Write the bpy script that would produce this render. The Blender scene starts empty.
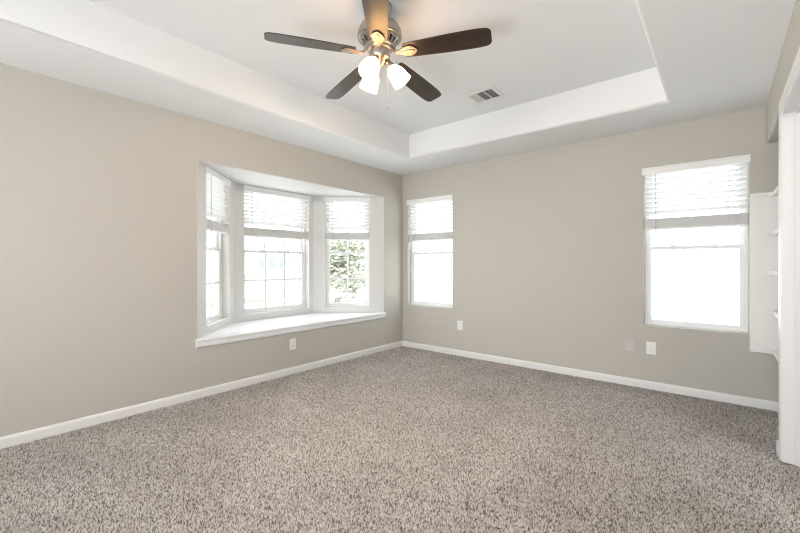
import bpy, bmesh, math, random
import numpy as np
from mathutils import Vector, Matrix
random.seed(7)
C = bpy.context.scene.collection
S = bpy.context.scene
PI = math.pi
def R(d): return math.radians(d)

# ------------------------------------------------------------------ camera, sky, sun, added fill lights, exposure
CAM = Vector((3.514, -4.284, 1.164))
YAW = 39.7
cd = bpy.data.cameras.new('camera')
cd.sensor_fit = 'HORIZONTAL'; cd.sensor_width = 36.0
cd.lens = 386.0 / 800.0 * 36.0
cd.shift_y = -2.3 / 800.0
cd.clip_start = 0.02; cd.clip_end = 400
co = bpy.data.objects.new('camera', cd); C.objects.link(co)
co.location = CAM; co.rotation_euler = (R(90), 0, R(YAW))
S.camera = co

W = bpy.data.worlds.new('sky'); S.world = W; W.use_nodes = True
bg = W.node_tree.nodes['Background']
bg.inputs['Color'].default_value = (0.93, 0.965, 1.0, 1)
bg.inputs['Strength'].default_value = 3.5

sd = bpy.data.lights.new('sun', 'SUN'); sd.energy = 10.5; sd.angle = R(0.6); sd.color = (1, 0.96, 0.9)
so = bpy.data.objects.new('sun', sd); C.objects.link(so)
so.rotation_euler = Vector((-0.55, 0.42, -0.85)).to_track_quat('-Z', 'Y').to_euler()

fd = bpy.data.lights.new('added_fill_light', 'AREA'); fd.shape = 'RECTANGLE'; fd.size = 2.6; fd.size_y = 1.7  # added fill lamp far behind the camera, evens out the room light
fd.energy = 140; fd.color = (0.945, 0.975, 1.0)
fo = bpy.data.objects.new('added_fill_light', fd); C.objects.link(fo)
fo.location = (2.0, -10.2, 1.25)
fo.rotation_euler = Vector((0.0, 1.0, 0.0)).to_track_quat('-Z', 'Y').to_euler()

f2 = bpy.data.lights.new('added_up_fill_light', 'AREA'); f2.shape = 'RECTANGLE'; f2.size = 2.0; f2.size_y = 0.8  # added lamp near the floor, aimed up to brighten ceiling and soffits
f2.energy = 76; f2.color = (0.945, 0.975, 1.0)
fo2 = bpy.data.objects.new('added_up_fill_light', f2); C.objects.link(fo2)
fo2.location = (3.1, -5.6, 0.35)
fo2.rotation_euler = Vector((0.0, 0.35, 0.93)).to_track_quat('-Z', 'Y').to_euler()

f3 = bpy.data.lights.new('added_side_fill_light', 'AREA'); f3.shape = 'DISK'; f3.size = 1.0  # added lamp in the unseen side room, brightens the carpet by the doorway
f3.energy = 17; f3.color = (1.0, 0.98, 0.95)
fo3 = bpy.data.objects.new('added_side_fill_light', f3); C.objects.link(fo3)
fo3.location = (4.8, -2.3, 2.36)
fo3.rotation_euler = Vector((-0.45, 0.0, -0.9)).to_track_quat('-Z', 'Y').to_euler()

vs = S.view_settings
S.display_settings.display_device = 'sRGB'
vs.view_transform = 'Standard'; vs.look = 'None'; vs.gamma = 1.0; vs.use_curve_mapping = False
vs.exposure = 0.40
cy = S.cycles
cy.max_bounces = 10; cy.diffuse_bounces = 6; cy.glossy_bounces = 4; cy.transmission_bounces = 6; cy.transparent_max_bounces = 12
cy.caustics_reflective = False; cy.caustics_refractive = False
cy.sample_clamp_indirect = 6.0
cy.use_denoising = True
cy.filter_width = 1.2
try: cy.denoiser = 'OPENIMAGEDENOISE'
except Exception: pass

# ------------------------------------------------------------------ materials
def mat(name, col, rough=0.6, metal=0.0, spec=0.5, bump=None, noise=None, trans=0.0, emis=None):
    m = bpy.data.materials.new(name); m.use_nodes = True
    nt = m.node_tree; n = nt.nodes; l = nt.links
    b = n['Principled BSDF']
    b.inputs['Base Color'].default_value = (*col, 1)
    b.inputs['Roughness'].default_value = rough
    b.inputs['Metallic'].default_value = metal
    b.inputs['Specular IOR Level'].default_value = spec
    tc = n.new('ShaderNodeTexCoord')
    if noise:                                   # (scale, amount): faint variation of the paint
        t = n.new('ShaderNodeTexNoise'); t.inputs['Scale'].default_value = noise[0]; t.inputs['Detail'].default_value = 4
        l.new(tc.outputs['Object'], t.inputs['Vector'])
        mr = n.new('ShaderNodeMapRange'); mr.inputs['To Min'].default_value = 1 - noise[1]; mr.inputs['To Max'].default_value = 1 + noise[1]
        l.new(t.outputs['Fac'], mr.inputs['Value'])
        mx = n.new('ShaderNodeMix'); mx.data_type = 'RGBA'; mx.blend_type = 'MULTIPLY'; mx.inputs['Factor'].default_value = 1
        mx.inputs['A'].default_value = (*col, 1); l.new(mr.outputs['Result'], mx.inputs['B'])
        l.new(mx.outputs['Result'], b.inputs['Base Color'])
    if bump:                                    # (scale, strength, distance)
        t = n.new('ShaderNodeTexNoise'); t.inputs['Scale'].default_value = bump[0]; t.inputs['Detail'].default_value = 3
        l.new(tc.outputs['Object'], t.inputs['Vector'])
        bp = n.new('ShaderNodeBump'); bp.inputs['Strength'].default_value = bump[1]; bp.inputs['Distance'].default_value = bump[2]
        l.new(t.outputs['Fac'], bp.inputs['Height']); l.new(bp.outputs['Normal'], b.inputs['Normal'])
    if trans:
        tr = n.new('ShaderNodeBsdfTranslucent'); tr.inputs['Color'].default_value = (*col, 1)
        ms = n.new('ShaderNodeMixShader'); ms.inputs['Fac'].default_value = trans
        l.new(b.outputs['BSDF'], ms.inputs[1]); l.new(tr.outputs['BSDF'], ms.inputs[2])
        l.new(ms.outputs['Shader'], n['Material Output'].inputs['Surface'])
    if emis:
        b.inputs['Emission Color'].default_value = (*emis[0], 1); b.inputs['Emission Strength'].default_value = emis[1]
    return m

M = {}
M['wall'] = mat('greige_wall_paint', (0.53, 0.507, 0.465), 0.75, spec=0.3, bump=(140, 0.12, 0.002), noise=(1.5, 0.012))
M['white_wall'] = mat('white_alcove_paint', (0.67, 0.665, 0.655), 0.55, bump=(140, 0.08, 0.002), noise=(2, 0.01))
M['ceiling'] = mat('white_ceiling_paint', (0.83, 0.84, 0.85), 0.85, spec=0.2, bump=(120, 0.12, 0.002), noise=(1.2, 0.01))
M['seat'] = mat('glossy_white_seat_paint', (0.89, 0.90, 0.92), 0.22, noise=(6, 0.008))
M['trim'] = mat('white_trim_paint', (0.81, 0.81, 0.81), 0.32, noise=(6, 0.008))
M['vinyl'] = mat('white_vinyl', (0.84, 0.85, 0.86), 0.35, noise=(20, 0.01))
M['blind'] = mat('white_blind_slat', (0.88, 0.88, 0.875), 0.45, trans=0.10, noise=(30, 0.01))
M['blind_solid'] = mat('white_blind_rail', (0.86, 0.86, 0.855), 0.4, noise=(30, 0.01))
M['cord'] = mat('white_cord', (0.8, 0.8, 0.79), 0.8, noise=(200, 0.05))
M['wand'] = mat('clear_grey_wand', (0.62, 0.63, 0.64), 0.2, noise=(50, 0.02))
M['plate'] = mat('white_plastic', (0.86, 0.86, 0.85), 0.3, noise=(40, 0.01))
M['plate_beige'] = mat('painted_plate', (0.585, 0.55, 0.525), 0.5, noise=(40, 0.01))
M['slot'] = mat('dark_slot', (0.05, 0.05, 0.05), 0.6, noise=(40, 0.05))
M['nickel'] = mat('brushed_nickel', (0.44, 0.41, 0.375), 0.36, metal=1.0, bump=(400, 0.05, 0.0005), noise=(60, 0.05))
M['iron'] = mat('satin_nickel_bracket', (0.34, 0.31, 0.28), 0.5, metal=1.0, bump=(400, 0.05, 0.0005), noise=(60, 0.05))
M['dark_metal'] = mat('dark_recess_metal', (0.05, 0.045, 0.04), 0.5, metal=0.6, noise=(60, 0.05))
M['vent'] = mat('white_vent_metal', (0.80, 0.79, 0.77), 0.45, noise=(40, 0.01))
M['vent_dark'] = mat('dark_duct', (0.035, 0.032, 0.03), 0.8, noise=(20, 0.1))
M['shelf'] = mat('white_melamine', (0.84, 0.835, 0.82), 0.4, noise=(10, 0.008))
M['concrete'] = mat('pale_concrete', (0.66, 0.65, 0.63), 0.9, noise=(0.8, 0.06), bump=(30, 0.2, 0.01))
M['grass'] = mat('lawn_grass', (0.13, 0.185, 0.11), 0.9, noise=(3, 0.3), bump=(60, 0.6, 0.05))
M['siding'] = mat('pale_siding', (0.72, 0.68, 0.63), 0.8, noise=(2, 0.03))
M['roof'] = mat('grey_shingle', (0.36, 0.34, 0.33), 0.9, noise=(8, 0.2))
M['house_glass'] = mat('blue_grey_window', (0.125, 0.14, 0.17), 0.4, spec=0.2, noise=(2, 0.1))
M['bark'] = mat('grey_bark', (0.30, 0.29, 0.27), 0.9, noise=(10, 0.3))
M['leaf'] = mat('green_leaf', (0.31, 0.325, 0.26), 0.6, trans=0.3, noise=(2, 0.35))

def glass_mat():
    m = bpy.data.materials.new('window_glass'); m.use_nodes = True
    nt = m.node_tree; n = nt.nodes; l = nt.links
    n.remove(n['Principled BSDF'])
    tr = n.new('ShaderNodeBsdfTransparent'); tr.inputs['Color'].default_value = (0.95, 0.97, 0.97, 1)
    gl = n.new('ShaderNodeBsdfGlossy'); gl.inputs['Roughness'].default_value = 0.02
    lw = n.new('ShaderNodeLayerWeight'); lw.inputs['Blend'].default_value = 0.5
    pw = n.new('ShaderNodeMath'); pw.operation = 'POWER'; pw.inputs[1].default_value = 5; l.new(lw.outputs['Facing'], pw.inputs[0])
    fr = n.new('ShaderNodeMath'); fr.operation = 'MULTIPLY_ADD'; fr.inputs[1].default_value = 0.9; fr.inputs[2].default_value = 0.03
    l.new(pw.outputs['Value'], fr.inputs[0])
    ms = n.new('ShaderNodeMixShader')
    l.new(fr.outputs['Value'], ms.inputs['Fac']); l.new(tr.outputs['BSDF'], ms.inputs[1]); l.new(gl.outputs['BSDF'], ms.inputs[2])
    l.new(ms.outputs['Shader'], n['Material Output'].inputs['Surface'])
    return m
M['glass'] = glass_mat()

def carpet_mat():
    m = bpy.data.materials.new('speckled_carpet'); m.use_nodes = True
    nt = m.node_tree; n = nt.nodes; l = nt.links; b = n['Principled BSDF']
    b.inputs['Roughness'].default_value = 0.95; b.inputs['Specular IOR Level'].default_value = 0.1
    tc = n.new('ShaderNodeTexCoord')
    at = n.new('ShaderNodeAttribute'); at.attribute_name = 'yarn'
    cl = n.new('ShaderNodeTexNoise'); cl.inputs['Scale'].default_value = 85; cl.inputs['Detail'].default_value = 3; cl.inputs['Roughness'].default_value = 0.7
    l.new(tc.outputs['Object'], cl.inputs['Vector'])
    mm = n.new('ShaderNodeMath'); mm.operation = 'MULTIPLY_ADD'; mm.inputs[1].default_value = 0.7
    l.new(cl.outputs['Fac'], mm.inputs[0]); mm.inputs[2].default_value = -0.35
    sm = n.new('ShaderNodeMath'); sm.operation = 'ADD'; l.new(at.outputs['Fac'], sm.inputs[0]); l.new(mm.outputs['Value'], sm.inputs[1])
    cr = n.new('ShaderNodeValToRGB'); e = cr.color_ramp.elements
    e[0].position = 0.0; e[0].color = (0.14, 0.12, 0.108, 1)
    e[1].position = 1.0; e[1].color = (0.84, 0.81, 0.79, 1)
    for p, c in ((0.15, (0.25, 0.215, 0.192, 1)), (0.30, (0.47, 0.43, 0.40, 1)), (0.62, (0.66, 0.625, 0.605, 1))):
        k = e.new(p); k.color = c
    l.new(sm.outputs['Value'], cr.inputs['Fac'])
    lo = n.new('ShaderNodeTexNoise'); lo.inputs['Scale'].default_value = 2.2; lo.inputs['Detail'].default_value = 3     # soft patches of pile direction
    l.new(tc.outputs['Object'], lo.inputs['Vector'])
    mr = n.new('ShaderNodeMapRange'); mr.inputs['From Min'].default_value = 0.3; mr.inputs['From Max'].default_value = 0.7
    mr.inputs['To Min'].default_value = 0.90; mr.inputs['To Max'].default_value = 1.08
    l.new(lo.outputs['Fac'], mr.inputs['Value'])
    mx = n.new('ShaderNodeMix'); mx.data_type = 'RGBA'; mx.blend_type = 'MULTIPLY'; mx.inputs['Factor'].default_value = 1
    l.new(cr.outputs['Color'], mx.inputs['A']); l.new(mr.outputs['Result'], mx.inputs['B'])
    l.new(mx.outputs['Result'], b.inputs['Base Color'])
    return m
M['backing'] = mat('brown_carpet_backing', (0.30, 0.26, 0.22), 0.95, noise=(60, 0.3))
M['carpet'] = carpet_mat()

def wood_mat():
    m = bpy.data.materials.new('dark_walnut_blade'); m.use_nodes = True
    nt = m.node_tree; n = nt.nodes; l = nt.links; b = n['Principled BSDF']
    b.inputs['Roughness'].default_value = 0.34
    tc = n.new('ShaderNodeTexCoord'); mp = n.new('ShaderNodeMapping'); mp.inputs['Scale'].default_value = (3, 70, 70)
    l.new(tc.outputs['Object'], mp.inputs['Vector'])
    t = n.new('ShaderNodeTexNoise'); t.inputs['Scale'].default_value = 2; t.inputs['Detail'].default_value = 6
    l.new(mp.outputs['Vector'], t.inputs['Vector'])
    cr = n.new('ShaderNodeValToRGB'); e = cr.color_ramp.elements
    e[0].position = 0.3; e[0].color = (0.016, 0.011, 0.008, 1); e[1].position = 0.75; e[1].color = (0.052, 0.032, 0.020, 1)
    l.new(t.outputs['Fac'], cr.inputs['Fac']); l.new(cr.outputs['Color'], b.inputs['Base Color'])
    return m
M['wood'] = wood_mat()
M['shade'] = mat('lit_frosted_glass', (0.95, 0.93, 0.9), 0.35, emis=((1.0, 0.55, 0.22), 11.0), noise=(10, 0.01))
M['bulb'] = mat('lit_bulb', (1, 1, 1), 0.4, emis=((1.0, 0.66, 0.34), 10.0), noise=(10, 0.01))

# ------------------------------------------------------------------ helpers
def box(bm, x0, x1, y0, y1, z0, z1, mtx=None):
    vs = [bm.verts.new((x, y, z)) for z in (z0, z1) for y in (y0, y1) for x in (x0, x1)]
    for f in ((0, 2, 3, 1), (4, 5, 7, 6), (0, 1, 5, 4), (2, 6, 7, 3), (0, 4, 6, 2), (1, 3, 7, 5)):
        bm.faces.new([vs[i] for i in f])
    if mtx is not None: bmesh.ops.transform(bm, matrix=mtx, verts=vs)
    return vs
def prism(bm, poly, z0, z1):                       # poly: ccw list of (x, y)
    a = [bm.verts.new((x, y, z0)) for x, y in poly]; b = [bm.verts.new((x, y, z1)) for x, y in poly]
    n = len(poly)
    bm.faces.new(a[::-1]); bm.faces.new(b)
    for i in range(n):
        j = (i + 1) % n; bm.faces.new((a[i], a[j], b[j], b[i]))
    return a + b
def sweep(bm, prof, p0, p1, side, up=Vector((0, 0, 1))):   # profile (depth, height) swept straight from p0 to p1
    p0, p1 = Vector(p0), Vector(p1); side = Vector(side)
    a = [bm.verts.new(p0 + side * d + up * h) for d, h in prof]; b = [bm.verts.new(p1 + side * d + up * h) for d, h in prof]
    n = len(prof)
    bm.faces.new(a); bm.faces.new(b[::-1])
    for i in range(n):
        j = (i + 1) % n; bm.faces.new((a[j], a[i], b[i], b[j]))
def lathe(bm, prof, seg=40, mtx=None, smooth=True):        # profile [(r, z)]
    rings = []; new = []
    for r, z in prof:
        if r < 1e-5: k = [bm.verts.new((0, 0, z))]
        else: k = [bm.verts.new((r * math.cos(2 * PI * i / seg), r * math.sin(2 * PI * i / seg), z)) for i in range(seg)]
        rings.append(k); new += k
    for A, B in zip(rings, rings[1:]):
        if len(A) == 1 and len(B) == 1: continue
        for i in range(seg):
            j = (i + 1) % seg
            if len(A) == 1: f = bm.faces.new((A[0], B[j], B[i]))
            elif len(B) == 1: f = bm.faces.new((A[i], A[j], B[0]))
            else: f = bm.faces.new((A[i], A[j], B[j], B[i]))
            f.smooth = smooth
    if mtx is not None: bmesh.ops.transform(bm, matrix=mtx, verts=new)
def tube(bm, pts, rad, seg=8):
    pts = [Vector(p) for p in pts]; rings = []
    for i, p in enumerate(pts):
        d = (pts[min(i + 1, len(pts) - 1)] - pts[max(i - 1, 0)]).normalized()
        q = d.to_track_quat('Z', 'Y')
        r = rad[i] if isinstance(rad, (list, tuple)) else rad
        rings.append([bm.verts.new(p + q @ Vector((r * math.cos(2 * PI * k / seg), r * math.sin(2 * PI * k / seg), 0))) for k in range(seg)])
    for A, B in zip(rings, rings[1:]):
        for i in range(seg):
            j = (i + 1) % seg; f = bm.faces.new((A[i], A[j], B[j], B[i])); f.smooth = True
    bm.faces.new(rings[0][::-1]); bm.faces.new(rings[-1])
def obj(name, bm, m, parent=None, bevel=0.0, seg=2, fix=True):
    if fix: bmesh.ops.recalc_face_normals(bm, faces=bm.faces[:])
    me = bpy.data.meshes.new(name); bm.to_mesh(me); bm.free()
    o = bpy.data.objects.new(name, me); C.objects.link(o)
    me.materials.append(m)
    if parent is not None: o.parent = parent
    if bevel:
        b = o.modifiers.new('bevel', 'BEVEL'); b.width = bevel; b.segments = seg; b.limit_method = 'ANGLE'; b.angle_limit = R(40)
    return o
def tag(o, label, cat, group=None, kind=None):
    o['label'] = label; o['category'] = cat
    if group: o['group'] = group
    if kind: o['kind'] = kind
    return o
def empty(name, loc, rz=0):
    o = bpy.data.objects.new(name, None); C.objects.link(o); o.location = loc; o.rotation_euler = (0, 0, rz); o.empty_display_size = 0.1
    return o
def panel(bm, P0, u, n, u0, u1, z0, z1, t, holes=()):        # a wall slab with rectangular holes; room face on the line P0 + u*s
    P0 = Vector((*P0, 0)); u = Vector((*u, 0)); n = Vector((*n, 0))
    us = sorted({u0, u1, *[h[0] for h in holes], *[h[1] for h in holes]})
    zs = sorted({z0, z1, *[h[2] for h in holes], *[h[3] for h in holes]})
    us = [a for a in us if u0 <= a <= u1]; zs = [a for a in zs if z0 <= a <= z1]
    V = {}
    def vert(i, j, k):
        if (i, j, k) not in V: V[i, j, k] = bm.verts.new(P0 + u * us[i] + n * (t * k) + Vector((0, 0, zs[j])))
        return V[i, j, k]
    def solid(i, j):
        if not (0 <= i < len(us) - 1 and 0 <= j < len(zs) - 1): return False
        a, b = (us[i] + us[i + 1]) / 2, (zs[j] + zs[j + 1]) / 2
        return not any(h[0] < a < h[1] and h[2] < b < h[3] for h in holes)
    for i in range(len(us) - 1):
        for j in range(len(zs) - 1):
            if not solid(i, j): continue
            for k in (0, 1): bm.faces.new([vert(i, j, k), vert(i + 1, j, k), vert(i + 1, j + 1, k), vert(i, j + 1, k)])
            if not solid(i - 1, j): bm.faces.new([vert(i, j, 0), vert(i, j + 1, 0), vert(i, j + 1, 1), vert(i, j, 1)])
            if not solid(i + 1, j): bm.faces.new([vert(i + 1, j, 0), vert(i + 1, j + 1, 0), vert(i + 1, j + 1, 1), vert(i + 1, j, 1)])
            if not solid(i, j - 1): bm.faces.new([vert(i, j, 0), vert(i + 1, j, 0), vert(i + 1, j, 1), vert(i, j, 1)])
            if not solid(i, j + 1): bm.faces.new([vert(i, j + 1, 0), vert(i + 1, j + 1, 0), vert(i + 1, j + 1, 1), vert(i, j + 1, 1)])

# ------------------------------------------------------------------ the room
H, HT = 2.44, 2.744
YB, XR = -10.60, 3.795                    # near wall (unseen, set far back so the fill falls evenly), right wall
XO = 5.30                                # far end of the rooms behind the right wall
BD = 0.67; BY0, BY3 = -2.82, -0.392      # bay
BY1, BY2 = BY0 + 0.675, BY3 - 0.673
ZS, ZB = 0.51, 2.072                     # window seat, bay ceiling
WZ0, WZ1 = 0.59, 2.07                    # window openings
s2 = math.sqrt(0.5)

def carpeted_floor():                     # floor slab and short cut pile, one small leaning tuft per yarn, tops level with z = 0
    rng = np.random.default_rng(5)
    st = 0.0064
    xs = np.arange(0.004, XO - 0.11, st); ys = np.arange(-4.40, -0.004, st)
    X, Y = np.meshgrid(xs, ys); X = X.ravel(); Y = Y.ravel()
    X = X + rng.uniform(-0.45, 0.45, X.size) * st; Y = Y + rng.uniform(-0.45, 0.45, Y.size) * st
    dx, dy = X - CAM.x, Y - CAM.y                         # only what lies in front of the camera or a step beside it
    fw_, rt_ = -dx * math.sin(R(YAW)) + dy * math.cos(R(YAW)), dx * math.cos(R(YAW)) + dy * math.sin(R(YAW))
    keep = (Y < -0.004) & (X > 0.004) & (fw_ > -0.1) & (np.abs(rt_) < 1.25 * fw_ + 1.6)
    keep &= ~((X > XR - 0.002) & (Y > -1.088) & (Y < -0.932)) & ~((X > 4.40) & (Y > -0.96))
    X, Y = X[keep], Y[keep]; n = X.size
    a0 = rng.uniform(0, 2 * PI, n); r = st * rng.uniform(0.75, 1.0, n)
    h = rng.uniform(-0.005, 0.001, n); lean = rng.uniform(0, 0.005, n); la = rng.uniform(0, 2 * PI, n)
    V = np.zeros((n, 4, 3), np.float32)
    for k in range(3):
        a = a0 + k * 2 * PI / 3
        V[:, k, 0] = X + r * np.cos(a); V[:, k, 1] = Y + r * np.sin(a); V[:, k, 2] = -0.0145
    V[:, 3, 0] = X + lean * np.cos(la); V[:, 3, 1] = Y + lean * np.sin(la); V[:, 3, 2] = h
    V[:, :, 0] = np.clip(V[:, :, 0], 0.002, None); V[:, :, 1] = np.clip(V[:, :, 1], None, -0.002)
    F = np.array([(0, 1, 3), (1, 2, 3), (2, 0, 3)], np.int32); nf = len(F)
    idx = (F[None] + (np.arange(n, dtype=np.int32) * 4)[:, None, None]).reshape(-1)
    slab = np.array([(x, y, z) for z in (-0.12, -0.014) for y in (YB - 0.12, 0.15) for x in (-0.15, XO)], np.float32)
    q = ((0, 2, 3, 1), (4, 5, 7, 6), (0, 1, 5, 4), (2, 6, 7, 3), (0, 4, 6, 2), (1, 3, 7, 5))
    idx = np.concatenate([idx, np.array([t for a, b, c, d in q for t in (a, b, c, a, c, d)], np.int32) + n * 4])
    co_ = np.concatenate([V.reshape(-1, 3), slab]); nt = n * nf + 12
    me = bpy.data.meshes.new('floor')
    me.vertices.add(len(co_)); me.vertices.foreach_set('co', co_.reshape(-1))
    me.loops.add(idx.size); me.loops.foreach_set('vertex_index', idx)
    me.polygons.add(nt); me.polygons.foreach_set('loop_start', np.arange(nt, dtype=np.int32) * 3)
    mi = np.zeros(nt, np.int32); mi[n * nf:] = 1; me.polygons.foreach_set('material_index', mi)
    at = me.attributes.new('yarn', 'FLOAT', 'POINT'); at.data.foreach_set('value', np.concatenate([np.repeat(rng.uniform(0, 1, n), 4), np.zeros(8)]).astype(np.float32))
    me.update(calc_edges=True); me.materials.append(M['carpet']); me.materials.append(M['backing'])
    o = bpy.data.objects.new('floor', me); C.objects.link(o)
    tag(o, 'speckled beige and brown cut pile carpet covering the floor', 'carpet', kind='structure')
carpeted_floor()

bm = bmesh.new()
panel(bm, (0, 0), (0, 1), (-1, 0), YB - 0.12, 0.15, 0, HT + 0.1, 0.15, [(BY0, BY3, ZS - 0.08, ZB)])
tag(obj('wall_left', bm, M['wall'], bevel=0.006, seg=2), 'greige painted wall holding the bay window', 'wall', kind='structure')
WX = [(0.105, 0.840), (2.955, 3.692)]
bm = bmesh.new()
panel(bm, (0, 0), (1, 0), (0, 1), 0.0, XO, 0, HT + 0.1, 0.15, [(a, b, WZ0, WZ1) for a, b in WX])
tag(obj('wall_back', bm, M['wall'], bevel=0.006, seg=2), 'greige painted wall with a narrow window near each end', 'wall', kind='structure')
# right wall: alcove opening beside the far wall, then the cased doorway
bm = bmesh.new()
panel(bm, (XR, 0), (0, 1), (1, 0), YB, 0, 0, HT + 0.1, 0.12, [(-0.935, 0.001, 0, 2.135), (-2.00, -1.085, 0, 2.065)])
tag(obj('wall_right', bm, M['wall'], bevel=0.018, seg=6), 'greige painted wall with dropped header and cased doorway at right', 'wall', kind='structure')
bm = bmesh.new(); box(bm, 0, XO, YB - 0.12, YB, 0, HT + 0.1)
tag(obj('wall_front', bm, M['wall']), 'greige painted wall behind the viewer', 'wall', kind='structure')
bm = bmesh.new(); box(bm, XR + 0.12, XO, -1.06, -0.955, 0, H)
tag(obj('wall_partition', bm, M['wall']), 'greige partition between shelf alcove and doorway room', 'wall', kind='structure')
bm = bmesh.new(); box(bm, 4.42, 4.52, -0.955, 0, 0, H)
tag(obj('wall_alcove', bm, M['wall']), 'greige end wall of the shelf alcove', 'wall', kind='structure')
bm = bmesh.new(); box(bm, XO - 0.1, XO, YB, -1.06, 0, H)
tag(obj('wall_outer', bm, M['wall']), 'greige far wall of the room beyond the doorway', 'wall', kind='structure')

# tray ceiling with bullnosed soffit edge
TX0, TX1, TY0, TY1 = 0.60, 3.19, -4.50, -0.594
bm = bmesh.new()
def ring(x0, x1, y0, y1, z): return [bm.verts.new(p) for p in ((x0, y0, z), (x1, y0, z), (x1, y1, z), (x0, y1, z))]
ro = ring(0, XR, YB, 0, H); ri = ring(TX0, TX1, TY0, TY1, H); rt = ring(TX0, TX1, TY0, TY1, HT)
edges = []
for i in range(4):
    j = (i + 1) % 4
    bm.faces.new((ro[i], ri[i], ri[j], ro[j])); bm.faces.new((ri[i], rt[i], rt[j], ri[j]))
bm.faces.new(rt[::-1])
bm.edges.ensure_lookup_table()
edges = [e for e in bm.edges if all(v in ri for v in e.verts)]
res = bmesh.ops.bevel(bm, geom=edges, offset=0.022, segments=5, profile=0.5, affect='EDGES')
for f in res['faces']: f.smooth = True
obc = obj('ceiling', bm, M['ceiling'], fix=False)
sol = obc.modifiers.new('solidify', 'SOLIDIFY'); sol.thickness = 0.08; sol.offset = -1
tag(obc, 'white tray ceiling with raised centre and rounded soffit edge', 'ceiling', kind='structure')
bm = bmesh.new(); box(bm, XR + 0.12, XO, YB, 0, H, H + 0.1)
tag(obj('ceiling_right', bm, M['ceiling']), 'white flat ceiling beyond the right wall', 'ceiling', kind='structure')

# bay
P0, P1, P2, P3 = (0, BY0), (-BD, BY1), (-BD, BY2), (0, BY3)
uL = Vector((P1[0] - P0[0], P1[1] - P0[1])).normalized(); nL = Vector((-uL.y, uL.x))
uR = Vector((P3[0] - P2[0], P3[1] - P2[1])).normalized(); nR = Vector((-uR.y, uR.x))
LL = math.hypot(BD, BY1 - BY0); LR = math.hypot(BD, BY3 - BY2)
WL = (0.19, 0.785); WR = (LR - 0.785, LR - 0.20); WC = (-2.028, -1.125)
zt = ZB + 0.14
bm = bmesh.new(); panel(bm, P0, uL, nL, 0, LL, 0.36, zt, 0.14, [(WL[0], WL[1], WZ0, WZ1)])
tag(obj('wall_bay_left', bm, M['white_wall'], bevel=0.004), 'white angled wall on the left of the bay', 'wall', kind='structure')
bm = bmesh.new(); panel(bm, (-BD, 0), (0, 1), (-1, 0), BY1 - 0.06, BY2 + 0.06, 0.36, zt, 0.14, [(WC[0], WC[1], WZ0, WZ1)])
tag(obj('wall_bay_centre', bm, M['white_wall'], bevel=0.004), 'white middle wall of the bay', 'wall', kind='structure')
bm = bmesh.new(); panel(bm, P2, uR, nR, 0, LR, 0.36, zt, 0.14, [(WR[0], WR[1], WZ0, WZ1)])
tag(obj('wall_bay_right', bm, M['white_wall'], bevel=0.004), 'white angled wall on the right of the bay', 'wall', kind='structure')
poly = [(-0.001, BY0 - 0.001), (-0.001, BY3 + 0.001), (-BD - 0.12, BY2 + 0.03), (-BD - 0.12, BY1 - 0.03)]
poly2 = [(-0.003, BY0 + 0.001), (-0.003, BY3 - 0.001), (-BD - 0.02, BY2 + 0.01), (-BD - 0.02, BY1 - 0.01)]
bm = bmesh.new(); prism(bm, poly2, ZB - 0.003, ZB + 0.12)
tag(obj('ceiling_bay', bm, M['white_wall']), 'white lowered ceiling of the bay', 'ceiling', kind='structure')
bm = bmesh.new()
prism(bm, [(-BD - 0.02, BY1 - 0.01), (0, BY0 - 0.0), (0, BY3 + 0.0), (-BD - 0.02, BY2 + 0.01)], ZS - 0.08, ZS)
sweep(bm, [(0, -0.0001), (0.024, -0.0001), (0.032, -0.006), (0.034, -0.014), (0.030, -0.024), (0.018, -0.026), (0.018, -0.032), (0.020, -0.060), (0.012, -0.075), (0, -0.08)],
      (0, BY0 - 0.016, ZS), (0, BY3 + 0.010, ZS), (1, 0, 0))
tag(obj('window_seat', bm, M['seat']), 'glossy white window seat board with moulded nosing under the bay', 'window seat', kind='structure')

# baseboards
prof = [(0, -0.014), (0.013, -0.014), (0.013, 0.050), (0.009, 0.062), (0.004, 0.067), (0, 0.067)]
bm = bmesh.new(); sweep(bm, prof, (0, YB, 0), (0, 0, 0), (1, 0, 0))
tag(obj('baseboard_left', bm, M['trim']), 'white baseboard along the bay window wall', 'baseboard', kind='structure')
bm = bmesh.new(); sweep(bm, prof, (0.013, 0, 0), (4.42, 0, 0), (0, -1, 0))
tag(obj('baseboard_back', bm, M['trim']), 'white baseboard along the wall with two narrow windows', 'baseboard', kind='structure')
bm = bmesh.new()
sweep(bm, prof, (XR, -1.004, 0), (XR, -0.922, 0), (-1, 0, 0)); sweep(bm, prof, (XR - 0.013, -0.935, 0), (XR + 0.2, -0.935, 0), (0, 1, 0))
sweep(bm, prof, (XR, YB, 0), (XR, -2.085, 0), (-1, 0, 0))
tag(obj('baseboard_right', bm, M['trim']), 'short white baseboard wrapping the post beside the doorway', 'baseboard', kind='structure')

# cased doorway in the right wall
door = empty('door_1', (XR, -1.5425, 0)); tag(door, 'white cased doorway at the right edge', 'doorway', kind='structure')
cp = [(0, 0), (0.007, 0), (0.008, 0.006), (0.008, 0.020), (0.010, 0.028), (0.011, 0.058), (0.010, 0.068), (0.007, 0.074), (0, 0.074)]   # (out from wall, away from opening)
y0, y1, zh = -0.4575, 0.4575, 2.065
bm = bmesh.new()
for ys, sg in ((y1, 1), (y0, -1)):
    a = [bm.verts.new((-d, ys + sg * (h), 0)) for d, h in cp]; b = [bm.verts.new((-d, ys + sg * h, zh + h)) for d, h in cp]
    bm.faces.new(a); bm.faces.new(b)
    for i in range(len(cp)):
        j = (i + 1) % len(cp); bm.faces.new((a[i], a[j], b[j], b[i]))
a = [bm.verts.new((-d, y0 - h, zh + h)) for d, h in cp]; b = [bm.verts.new((-d, y1 + h, zh + h)) for d, h in cp]
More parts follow.
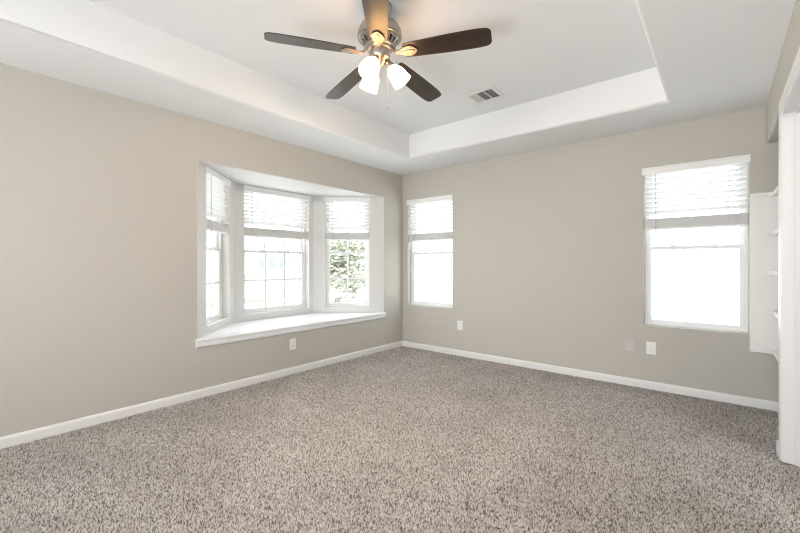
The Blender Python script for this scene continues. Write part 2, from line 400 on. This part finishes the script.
bm.faces.new(a); bm.faces.new(b)
for i in range(len(cp)):
    j = (i + 1) % len(cp); bm.faces.new((a[i], a[j], b[j], b[i]))
obj('door_casing', bm, M['trim'], door)
bm = bmesh.new()
box(bm, -0.003, 0.123, y1 - 0.018, y1, 0, zh); box(bm, -0.003, 0.123, y0, y0 + 0.018, 0, zh); box(bm, -0.003, 0.123, y0, y1, zh - 0.018, zh)
obj('door_jamb', bm, M['trim'], door, bevel=0.002)
bm = bmesh.new()
box(bm, 0.052, 0.088, y1 - 0.029, y1 - 0.018, 0, zh - 0.018); box(bm, 0.052, 0.088, y0 + 0.018, y0 + 0.029, 0, zh - 0.018); box(bm, 0.052, 0.088, y0 + 0.018, y1 - 0.018, zh - 0.029, zh - 0.018)
obj('door_stop', bm, M['trim'], door, bevel=0.002)

# ------------------------------------------------------------------ windows and blinds
def portal(loc, rz, w, h):
    d = bpy.data.lights.new('portal', 'AREA'); d.shape = 'RECTANGLE'; d.size = w; d.size_y = h
    d.cycles.is_portal = True
    o = bpy.data.objects.new('window_portal', d); C.objects.link(o)
    o.location = loc
    n = Vector((math.cos(rz + PI / 2), math.sin(rz + PI / 2), 0))
    o.rotation_euler = (-n).to_track_quat('-Z', 'Y').to_euler()
def window(k, P, rz, w, cols, label):
    h = WZ1 - WZ0
    e = empty('window_%d' % k, (P[0], P[1], WZ0), rz); tag(e, label, 'window', kind='structure')
    mr = 1.315 - WZ0                                     # meeting rail
    fw, st = 0.024, 0.030
    def rect(bm, x0, x1, z0, z1, wd, y0, y1, wb=None):
        wb = wd if wb is None else wb
        box(bm, x0, x0 + wd, y0, y1, z0, z1); box(bm, x1 - wd, x1, y0, y1, z0, z1)
        box(bm, x0 + wd, x1 - wd, y0, y1, z0, z0 + wb); box(bm, x0 + wd, x1 - wd, y0, y1, z1 - wd, z1)
    bm = bmesh.new(); rect(bm, 0, w, 0, h, fw, 0.075, 0.145); box(bm, 0, w, 0.060, 0.076, 0, 0.014)
    obj('window_frame', bm, M['vinyl'], e, bevel=0.003)
    for nm, z0, z1, ya in (('upper_sash', mr - 0.016, h - fw, 0.112), ('lower_sash', fw - 0.004, mr + 0.018, 0.082)):
        x0, x1 = fw, w - fw
        bm = bmesh.new(); rect(bm, x0, x1, z0, z1, st, ya, ya + 0.026, 0.030)
        if nm == 'lower_sash':
            box(bm, x0 + 0.06, x1 - 0.06, ya - 0.006, ya, z1 - 0.012, z1 - 0.006)
        s = obj(nm, bm, M['vinyl'], e, bevel=0.003)
        bm = bmesh.new(); box(bm, x0 + st - 0.004, x1 - st + 0.004, ya + 0.011, ya + 0.015, z0 + 0.026, z1 - st + 0.004)
        obj('pane', bm, M['glass'], s)
        if cols:
            bm = bmesh.new(); gx0, gx1, gz0, gz1 = x0 + st, x1 - st, z0 + 0.03, z1 - st
            for c in range(1, cols):
                x = gx0 + (gx1 - gx0) * c / cols; box(bm, x - 0.012, x + 0.012, ya + 0.000, ya + 0.0105, gz0, gz1)
            zm = (gz0 + gz1) / 2; box(bm, gx0, gx1, ya + 0.0005, ya + 0.010, zm - 0.012, zm + 0.012)
            obj('muntin_grid', bm, M['vinyl'], s)
        if nm == 'lower_sash':
            for x in (w * 0.3, w * 0.7):
                bm = bmesh.new(); box(bm, x - 0.022, x + 0.022, ya + 0.002, ya + 0.026, z1, z1 + 0.007); box(bm, x - 0.006, x + 0.014, ya + 0.004, ya + 0.016, z1 + 0.007, z1 + 0.015)
                obj('sash_lock', bm, M['vinyl'], s, bevel=0.002)
    mid = e.matrix_basis @ Vector((w / 2, 0.16, h / 2))
    portal(mid, rz, w, h)
def blind(P, rz, w, label, tilt, seed):
    rnd = random.Random(seed); h = WZ1
    e = empty('window_blind', (P[0], P[1], 0), rz); tag(e, label, 'window blind', 'raised white slatted blinds')
    bm = bmesh.new()
    pr = [(0.0, -0.002), (0.016, -0.002), (0.020, -0.008), (0.020, -0.016), (0.016, -0.024), (0.016, -0.050), (0.019, -0.058), (0.019, -0.066), (0.0, -0.066)]
    sweep(bm, [(d - 0.002, z) for d, z in pr], (-0.012, 0, h), (w + 0.012, 0, h), (0, -1, 0))
    for x in (-0.012, w + 0.004): box(bm, x, x + 0.008, -0.003, -0.0005, h - 0.066, h - 0.002)
    obj('valance', bm, M['blind_solid'], e)
    bm = bmesh.new(); box(bm, 0.006, w - 0.006, 0.006, 0.056, h - 0.045, h - 0.003); obj('headrail', bm, M['blind_solid'], e, bevel=0.003)
    x0, x1 = 0.006, w - 0.006; yc = 0.032; hw = 0.025
    bm = bmesh.new(); z = h - 0.072
    while z > 1.625:
        m = Matrix.Translation((0, yc, z)) @ Matrix.Rotation(R(tilt + rnd.uniform(-1.5, 1.5)), 4, 'X')
        box(bm, x0, x1, -hw, hw, -0.0015, 0.0015, m); z -= 0.044
    obj('slats', bm, M['blind'], e)
    bm = bmesh.new(); z = 1.507
    while z < 1.588:
        d = rnd.uniform(-0.003, 0.003); box(bm, x0 + rnd.uniform(-0.002, 0.002), x1, yc - hw + d, yc + hw + d, z, z + 0.003); z += 0.0042
    obj('slat_stack', bm, M['blind'], e)
    bm = bmesh.new(); box(bm, x0, x1, yc - hw, yc + hw, 1.485, 1.505); obj('bottom_rail', bm, M['blind_solid'], e, bevel=0.004)
    for x in (w * 0.17, w * 0.83):
        bm = bmesh.new()
        for y in (yc - hw - 0.002, yc + hw + 0.002): tube(bm, [(x, y, h - 0.045), (x, y, 1.487)], 0.0011, 5)
        obj('ladder_cord', bm, M['cord'], e)
    bm = bmesh.new(); xw = 0.095
    tube(bm, [(xw, 0.001, h - 0.05), (xw, -0.006, h - 0.075), (xw + 0.002, -0.008, 1.40), (xw + 0.002, -0.008, 1.37)], [0.002, 0.0035, 0.0035, 0.0045], 6)
    obj('tilt_wand', bm, M['wand'], e)
    bm = bmesh.new(); xc = w - 0.07
    for dx in (-0.003, 0.004): tube(bm, [(xc + dx, 0.004, h - 0.05), (xc + dx * 2, -0.003, 1.55)], 0.001, 5)
    lathe(bm, [(0, 0.02), (0.003, 0.018), (0.006, 0), (0, -0.002)], 10, Matrix.Translation((xc, -0.003, 1.53)))
    obj('pull_cord', bm, M['cord'], e)
def add2(P, u, s): return (P[0] + u[0] * s, P[1] + u[1] * s)
aL = math.atan2(uL.y, uL.x); aR = math.atan2(uR.y, uR.x)
spec = [
 (add2(P0, uL, WL[0]), aL, WL[1] - WL[0], 2, 'narrow gridded sash window in left angled side of bay', 'short slatted blind on the narrow angled window at the bay\'s left side'),
 ((-BD, WC[0]), PI / 2, WC[1] - WC[0], 3, 'wide three column gridded sash window in middle of bay', 'wide raised slatted blind over the middle bay window'),
 (add2(P2, uR, WR[0]), aR, WR[1] - WR[0], 2, 'narrow gridded sash window with tree view in right side of bay', 'raised blind over the bay window with the tree behind it'),
 ((WX[0][0], 0), 0, WX[0][1] - WX[0][0], 0, 'bright ungridded sash window beside the room corner', 'raised blind on the small window right beside the room corner'),
 ((WX[1][0], 0), 0, WX[1][1] - WX[1][0], 0, 'bright ungridded sash window next to the white shelves', 'raised blind on the window next to the white alcove shelves'),
]
tilts = [-30, -28, -28, -24, -32]
for k, (P, rz, w, cols, lw, lb) in enumerate(spec):
    window(k + 1, P, rz, w, cols, lw)
    blind(P, rz, w, lb, tilts[k], k)

# ------------------------------------------------------------------ shelf unit in the alcove corner
sh = empty('corner_shelf', (3.70, 0, 0)); tag(sh, 'white built-in shelf unit with open shelves in the alcove past the window', 'shelf unit')
bm = bmesh.new(); box(bm, 0, 0.715, -0.018, -0.001, 0.45, 1.72)
obj('back_panel', bm, M['shelf'], sh, bevel=0.002)
bm = bmesh.new(); box(bm, 0.694, 0.715, -0.34, -0.018, 0.45, 1.72); obj('side_panel', bm, M['shelf'], sh, bevel=0.002)
for z in (0.45, 0.763, 1.075, 1.392, 1.705):
    bm = bmesh.new()
    prism(bm, [(0, -0.019), (0.004, -0.026), (0.105, -0.026), (0.135, -0.055), (0.135, -0.34), (0.693, -0.34), (0.693, -0.019)], z, z + 0.034)
    obj('shelf_board', bm, M['shelf'], sh, bevel=0.003)

# ------------------------------------------------------------------ outlets
def outlet(loc, rz, label, blank=False):
    e = empty('wall_plate' if blank else 'wall_outlet', loc, rz)
    tag(e, label, 'wall plate' if blank else 'outlet', None if blank else 'white duplex outlets')
    bm = bmesh.new(); box(bm, -0.038, 0.038, -0.009 if blank else -0.006, -0.0002, -0.058, 0.058)
    obj('plate', bm, M['plate_beige'] if blank else M['plate'], e, bevel=0.003, seg=3)
    for z in ((0.042, -0.042) if blank else (0,)):
        bm = bmesh.new(); lathe(bm, [(0, 0.0012), (0.0028, 0.001), (0.0034, 0)], 14, Matrix.Translation((0, -0.009 if blank else -0.006, z)) @ Matrix.Rotation(R(90), 4, 'X'))
        obj('screw', bm, M['plate_beige'] if blank else M['plate'], e)
    if not blank:
        for z in (0.0205, -0.0205):
            bm = bmesh.new(); pts = []
            for i in range(24):
                a = 2 * PI * i / 24; pts.append((0.0172 * math.cos(a), max(-0.0135, min(0.0135, 0.0172 * math.sin(a)))))
            vs_ = prism(bm, pts, 0, 0.0022); bmesh.ops.transform(bm, matrix=Matrix.Translation((0, -0.0055, z)) @ Matrix.Rotation(R(90), 4, 'X'), verts=vs_)
            s = obj('socket', bm, M['plate'], e)
            bm = bmesh.new()
            box(bm, -0.0078, -0.0056, -0.0082, -0.0074, z - 0.001, z + 0.0075); box(bm, 0.0054, 0.0074, -0.0082, -0.0074, z - 0.001, z + 0.0065)
            lathe(bm, [(0, 0.0004), (0.0026, 0.0004), (0.0026, 0)], 12, Matrix.Translation((0, -0.0078, z - 0.0078)) @ Matrix.Rotation(R(90), 4, 'X'))
            obj('slots', bm, M['slot'], s)
outlet((3.014, 0, 0.378), 0, 'white duplex outlet below the window next to the shelves')
outlet((0.957, 0, 0.384), 0, 'white duplex outlet low on wall just right of the corner window')
outlet((0, -1.847, 0.312), PI / 2, 'white duplex outlet under the window seat')
outlet((2.838, 0, 0.380), 0, 'wall coloured blank plate to the left of a white outlet', True)

# ------------------------------------------------------------------ ceiling register
ve = empty('ceiling_vent', (1.815, -0.998, HT)); tag(ve, 'white three way air register in the raised ceiling', 'air vent')
bm = bmesh.new(); o_, i_ = (0.150, 0.132), (0.114, 0.094)
for a, b, c, d in ((-o_[0], o_[0], -o_[1], -i_[1]), (-o_[0], o_[0], i_[1], o_[1]), (-o_[0], -i_[0], -i_[1], i_[1]), (i_[0], o_[0], -i_[1], i_[1])):
    box(bm, a, b, c, d, -0.007, -0.0005)
obj('vent_frame', bm, M['vent'], ve, bevel=0.002)
bm = bmesh.new(); box(bm, -i_[0] - 0.01, i_[0] + 0.01, -i_[1] - 0.01, i_[1] + 0.01, -0.0012, -0.0006); obj('vent_backing', bm, M['vent_dark'], ve)
for x in (-0.040, 0.036):
    bm = bmesh.new(); box(bm, x - 0.004, x + 0.004, -i_[1], i_[1], -0.010, -0.001); obj('divider_bar', bm, M['vent'], ve)
secs = [(-i_[0], -0.044, 'x', -48), (-0.036, 0.032, 'y', 32), (0.040, i_[0], 'x', 36)]
for x0, x1, ax, ang in secs:
    bm = bmesh.new()
    if ax == 'x':
        n_ = 6
        for q in range(n_):
            x = x0 + (q + 0.5) * (x1 - x0) / n_
            box(bm, -0.0055, 0.0055, -i_[1], i_[1], -0.0005, 0.0005, Matrix.Translation((x, 0, -0.0055)) @ Matrix.Rotation(R(ang), 4, 'Y'))
    else:
        n_ = 13
        for q in range(n_):
            y = -i_[1] + (q + 0.5) * 2 * i_[1] / n_
            box(bm, x0, x1, -0.0055, 0.0055, -0.0005, 0.0005, Matrix.Translation((0, y, -0.0055)) @ Matrix.Rotation(R(ang), 4, 'X'))
    obj('louvre_bank', bm, M['vent'], ve)

# ------------------------------------------------------------------ ceiling fan
FX, FY = 1.905, -2.54
fan = empty('ceiling_fan', (FX, FY, HT)); tag(fan, 'ceiling fan with five dark wood blades and three lit glass shades', 'ceiling fan')
Z = lambda z: z - HT
bm = bmesh.new(); lathe(bm, [(0.0, Z(2.742)), (0.072, Z(2.742)), (0.074, Z(2.728)), (0.066, Z(2.700)), (0.045, Z(2.682)), (0.030, Z(2.676)), (0, Z(2.676))])
obj('canopy', bm, M['nickel'], fan)
bm = bmesh.new(); lathe(bm, [(0, Z(2.68)), (0.028, Z(2.68)), (0.030, Z(2.664)), (0.060, Z(2.655)), (0.095, Z(2.640)), (0.122, Z(2.612)), (0.134, Z(2.585)), (0.137, Z(2.560)), (0.135, Z(2.548)), (0.128, Z(2.543)), (0.124, Z(2.541)), (0, Z(2.541))], 56)
mh = obj('motor_housing', bm, M['nickel'], fan)
bm = bmesh.new(); lathe(bm, [(0, Z(2.542)), (0.100, Z(2.542)), (0.080, Z(2.492)), (0, Z(2.492))], 48); obj('motor_core', bm, M['dark_metal'], fan)
bm = bmesh.new()
lathe(bm, [(0.118, Z(2.543)), (0.122, Z(2.540)), (0.117, Z(2.530)), (0.110, Z(2.530))], 48); lathe(bm, [(0.083, Z(2.503)), (0.094, Z(2.503)), (0.088, Z(2.490)), (0.078, Z(2.488))], 48)
for i in range(20):
    a = 2 * PI * i / 20
    box(bm, -0.003, 0.003, -0.0095, 0.0095, -0.022, 0.022, Matrix.Rotation(a, 4, 'Z') @ Matrix.Translation((0.1025, 0, Z(2.517))) @ Matrix.Rotation(R(38), 4, 'Y'))
obj('vented_skirt', bm, M['nickel'], fan)
bm = bmesh.new(); lathe(bm, [(0, Z(2.493)), (0.076, Z(2.493)), (0.079, Z(2.485)), (0.076, Z(2.474)), (0.066, Z(2.470)), (0, Z(2.470))], 48); obj('flywheel_ring', bm, M['nickel'], fan)
bm = bmesh.new(); lathe(bm, [(0, Z(2.471)), (0.062, Z(2.471)), (0.064, Z(2.466)), (0.064, Z(2.430)), (0.058, Z(2.420)), (0.040, Z(2.410)), (0.036, Z(2.396)), (0.022, Z(2.384)), (0.010, Z(2.380)), (0, Z(2.372))], 40)
obj('switch_cup', bm, M['nickel'], fan)
# blades
def blade_bm():
    bm = bmesh.new(); top, bot = [], []
    st = [(0.155, 0.044), (0.165, 0.052), (0.20, 0.056), (0.30, 0.061), (0.42, 0.066), (0.54, 0.068), (0.60, 0.067), (0.645, 0.062), (0.664, 0.050), (0.670, 0.034)]
    pts = [(r, w) for r, w in st] + [(r, -w) for r, w in reversed(st)]
    vs_ = prism(bm, pts[::-1], -0.003, 0.003)
    return bm
bmsh = None
for i in range(5):
    az = R(-90 + 72 * i + YAW)
    base = Matrix.Translation((0, 0, Z(2.452))) @ Matrix.Rotation(R(-2.3), 4, Vector((math.cos(R(YAW)), math.sin(R(YAW)), 0))) @ Matrix.Rotation(az, 4, 'Z') @ Matrix.Rotation(R(1.6), 4, 'Y') @ Matrix.Rotation(R(-12), 4, 'X')
    b = obj('blade', blade_bm(), M['wood'], fan, bevel=0.002); b.matrix_basis = base
    bm = bmesh.new()
    # ornate leaf-shaped bracket under the blade root and its arm to the motor
    leaf = [(0.100, 0.013), (0.118, 0.011), (0.135, 0.016), (0.152, 0.028), (0.175, 0.036), (0.198, 0.037), (0.215, 0.031), (0.226, 0.021), (0.236, 0.010), (0.240, 0.0)]
    pts = leaf + [(r, -w) for r, w in reversed(leaf[:-1])]
    prism(bm, pts[::-1], -0.011, -0.004)
    rib = [(0.105, 0.004), (0.150, 0.007), (0.19, 0.012), (0.222, 0.005)]
    prism(bm, ([(r, w) for r, w in rib] + [(r, -w) for r, w in reversed(rib)])[::-1], -0.015, -0.010)
    for r in (0.175, 0.205):
        for w in (-0.021, 0.021): lathe(bm, [(0, -0.0145), (0.004, -0.0135), (0.0055, -0.011)], 10, Matrix.Translation((r, w, 0)))
    pp = [Vector((0.062, 0, 0.030)), Vector((0.080, 0, 0.028)), Vector((0.092, 0, 0.014)), Vector((0.106, 0, -0.005)), Vector((0.125, 0, -0.008))]
    tube(bm, pp, [0.010, 0.010, 0.009, 0.009, 0.008], 10)
    k = obj('blade_iron', bm, M['iron'], b, bevel=0.0015)
# three lit shades
LAMP = []
for az in (5, 125, -115):
    a = R(az + YAW)
    d = Vector((math.cos(a), math.sin(a), 0))
    dn = R(52); ax = (d * math.cos(dn) + Vector((0, 0, -math.sin(dn)))).normalized()
    q = ax.to_track_quat('Z', 'Y').to_matrix().to_4x4()
    p0 = d * 0.050 + Vector((0, 0, Z(2.402)))
    bm = bmesh.new()
    tube(bm, [d * 0.02 + Vector((0, 0, Z(2.400))), d * 0.036 + Vector((0, 0, Z(2.405))), p0, p0 + ax * 0.012], [0.009, 0.009, 0.010, 0.012], 12)
    lathe(bm, [(0, 0.0), (0.014, 0.0), (0.024, 0.008), (0.026, 0.022), (0.024, 0.030), (0, 0.030)], 28, Matrix.Translation(p0 + ax * 0.008) @ q)
    arm = obj('lamp_arm', bm, M['nickel'], fan)
    p1 = p0 + ax * 0.030
    bm = bmesh.new(); lathe(bm, [(0.022, 0.0), (0.027, 0.006), (0.040, 0.024), (0.050, 0.048), (0.055, 0.075), (0.057, 0.100), (0.060, 0.118), (0.058, 0.118), (0.054, 0.100), (0.051, 0.075), (0.046, 0.048), (0.036, 0.024), (0.022, 0.008)], 36, Matrix.Translation(p1) @ q)
    shd = obj('lamp_shade', bm, M['shade'], fan)
    bm = bmesh.new(); lathe(bm, [(0, 0.0), (0.012, 0.0), (0.013, 0.02), (0.022, 0.042), (0.026, 0.060), (0.020, 0.078), (0, 0.086)], 24, Matrix.Translation(p1) @ q)
    obj('bulb', bm, M['bulb'], shd)
    ld = bpy.data.lights.new('lamp_light', 'SPOT'); ld.energy = 16; ld.color = (1.0, 0.86, 0.70); ld.shadow_soft_size = 0.045; ld.spot_size = R(150); ld.spot_blend = 0.5
    lo = bpy.data.objects.new('lamp_light', ld); C.objects.link(lo); lo.location = fan.location + p1 + ax * 0.135
    lo.rotation_euler = ax.to_track_quat('-Z', 'Y').to_euler()
def fan_chain(off, z0, z1):
    bm = bmesh.new()
    z = z0
    while z > z1 + 0.03:
        lathe(bm, [(0, 0.0016), (0.0013, 0), (0, -0.0016)], 6, Matrix.Translation((off[0], off[1], Z(z)))); z -= 0.0034
    tube(bm, [(off[0], off[1], Z(z0)), (off[0], off[1], Z(z1 + 0.03))], 0.0004, 4)
    lathe(bm, [(0, 0.034), (0.002, 0.032), (0.0045, 0.024), (0.005, 0.006), (0.003, 0), (0, 0)], 12, Matrix.Translation((off[0], off[1], Z(z1))))
    obj('pull_chain', bm, M['nickel'], fan)
rr = Vector((math.cos(R(YAW)), math.sin(R(YAW))))
fan_chain(rr * 0.048, 2.425, 2.115)

# ------------------------------------------------------------------ outside
GZ = -0.40
bm = bmesh.new(); box(bm, -90, 40, -60, 90, GZ - 0.2, GZ)
tag(obj('ground', bm, M['concrete']), 'pale sunlit paving outside the windows', 'ground', kind='structure')
bm = bmesh.new(); prism(bm, [(-13.6, 1.8), (-11.0, 1.2), (-11.2, 4.6), (-13.0, 5.2)], GZ, GZ + 0.05)
tag(obj('lawn', bm, M['grass']), 'small patch of green lawn seen through the middle bay window', 'lawn', kind='stuff')
# house across the way
hv = Vector((-math.sin(R(YAW)), math.cos(R(YAW))))
hd = Vector((hv.x + (-128 / 386) * rr.x, hv.y + (-128 / 386) * rr.y))
hc = Vector((CAM.x, CAM.y)) + hd * 34
ho = empty('street_house', (hc.x, hc.y, GZ), math.atan2(hd.y, hd.x) - PI / 2)
tag(ho, 'pale house with three small blue grey windows across the way', 'house')
bm = bmesh.new()
box(bm, -7.0, 7.0, 0.0, 8.0, 0, 5.2)
for k in range(26): box(bm, -7.02, 7.02, -0.03, 0.0, 0.2 * k, 0.2 * k + 0.17)
obj('siding_wall', bm, M['siding'], ho)
bm = bmesh.new()
a = [bm.verts.new(p) for p in ((-7.5, -0.5, 5.1), (7.5, -0.5, 5.1), (7.5, 8.5, 5.1), (-7.5, 8.5, 5.1), (-6.5, 4, 7.2), (6.5, 4, 7.2))]
for f in ((0, 1, 5, 4), (2, 3, 4, 5), (1, 2, 5), (3, 0, 4), (3, 2, 1, 0)): bm.faces.new([a[i] for i in f])
obj('roof', bm, M['roof'], ho)
for x in (-0.85, 0.05, 0.85):
    bm = bmesh.new()
    for b_ in ((-0.34, 0.34, 1.10, 1.18), (-0.34, 0.34, 2.12, 2.20), (-0.34, -0.27, 1.18, 2.12), (0.27, 0.34, 1.18, 2.12)): box(bm, x + b_[0], x + b_[1], -0.09, -0.02, b_[2], b_[3])
    f = obj('window_frame', bm, M['vinyl'], ho)
    bm = bmesh.new(); box(bm, x - 0.27, x + 0.27, -0.05, -0.031, 1.18, 2.12); obj('pane', bm, M['house_glass'], f)
def tree(name, loc, r, hgt, n, leaf, label, cat, seed, clumps):
    rnd = random.Random(seed)
    e = empty(name, (loc[0], loc[1], GZ)); tag(e, label, cat)
    bm = bmesh.new()
    tube(bm, [(0, 0, 0), (0.05, 0.02, hgt * 0.35), (0.0, 0.05, hgt * 0.7)], [0.10 * r, 0.07 * r, 0.03 * r], 10)
    for k in range(7):
        a = rnd.uniform(0, 2 * PI); z = hgt * rnd.uniform(0.2, 0.55)
        tube(bm, [(0, 0, z), (r * 0.35 * math.cos(a), r * 0.35 * math.sin(a), z + hgt * 0.12), (r * 0.7 * math.cos(a), r * 0.7 * math.sin(a), z + hgt * 0.2)], [0.04 * r, 0.025 * r, 0.01 * r], 7)
    obj('trunk', bm, M['bark'], e)
    cs = []
    for k in range(clumps):
        while True:
            p = Vector((rnd.uniform(-1, 1), rnd.uniform(-1, 1), rnd.uniform(-1, 1)))
            if p.length < 1: break
        cs.append(Vector((p.x * r, p.y * r, hgt * 0.55 + p.z * hgt * 0.42)))
    bm = bmesh.new()
    for k in range(n):
        c = rnd.choice(cs); p = c + Vector([rnd.gauss(0, r * 0.15) for _ in range(3)])
        if p.z < 0.02: continue
        q = Vector([rnd.gauss(0, 1) for _ in range(3)]).to_track_quat('Z', 'Y').to_matrix().to_4x4()
        s = leaf * rnd.uniform(0.6, 1.3); m = Matrix.Translation(p) @ q
        bm.faces.new([bm.verts.new(m @ Vector(v)) for v in ((-s, 0, 0), (0, -s * 0.5, s * 0.12), (s, 0, 0), (0, s * 0.5, s * 0.12))])
    obj('foliage', bm, M['leaf'], e, fix=False)
def spot(px, dist):
    d = hv + rr * ((px - 400) / 386.0); return (CAM.x + d.x * dist, CAM.y + d.y * dist)
tree('leafy_tree', spot(337, 13.5), 1.35, 2.7, 7000, 0.078, 'loose pale green leafy tree seen through right bay window', 'tree', 3, 60)
tree('shrub', spot(252, 24), 0.5, 1.3, 400, 0.06, 'small shrub by the lawn in the middle bay view', 'shrub', 4, 10)
tree('shrub', spot(299, 18), 0.5, 1.1, 400, 0.05, 'small shrub seen at the right of the middle bay window', 'shrub', 5, 12)
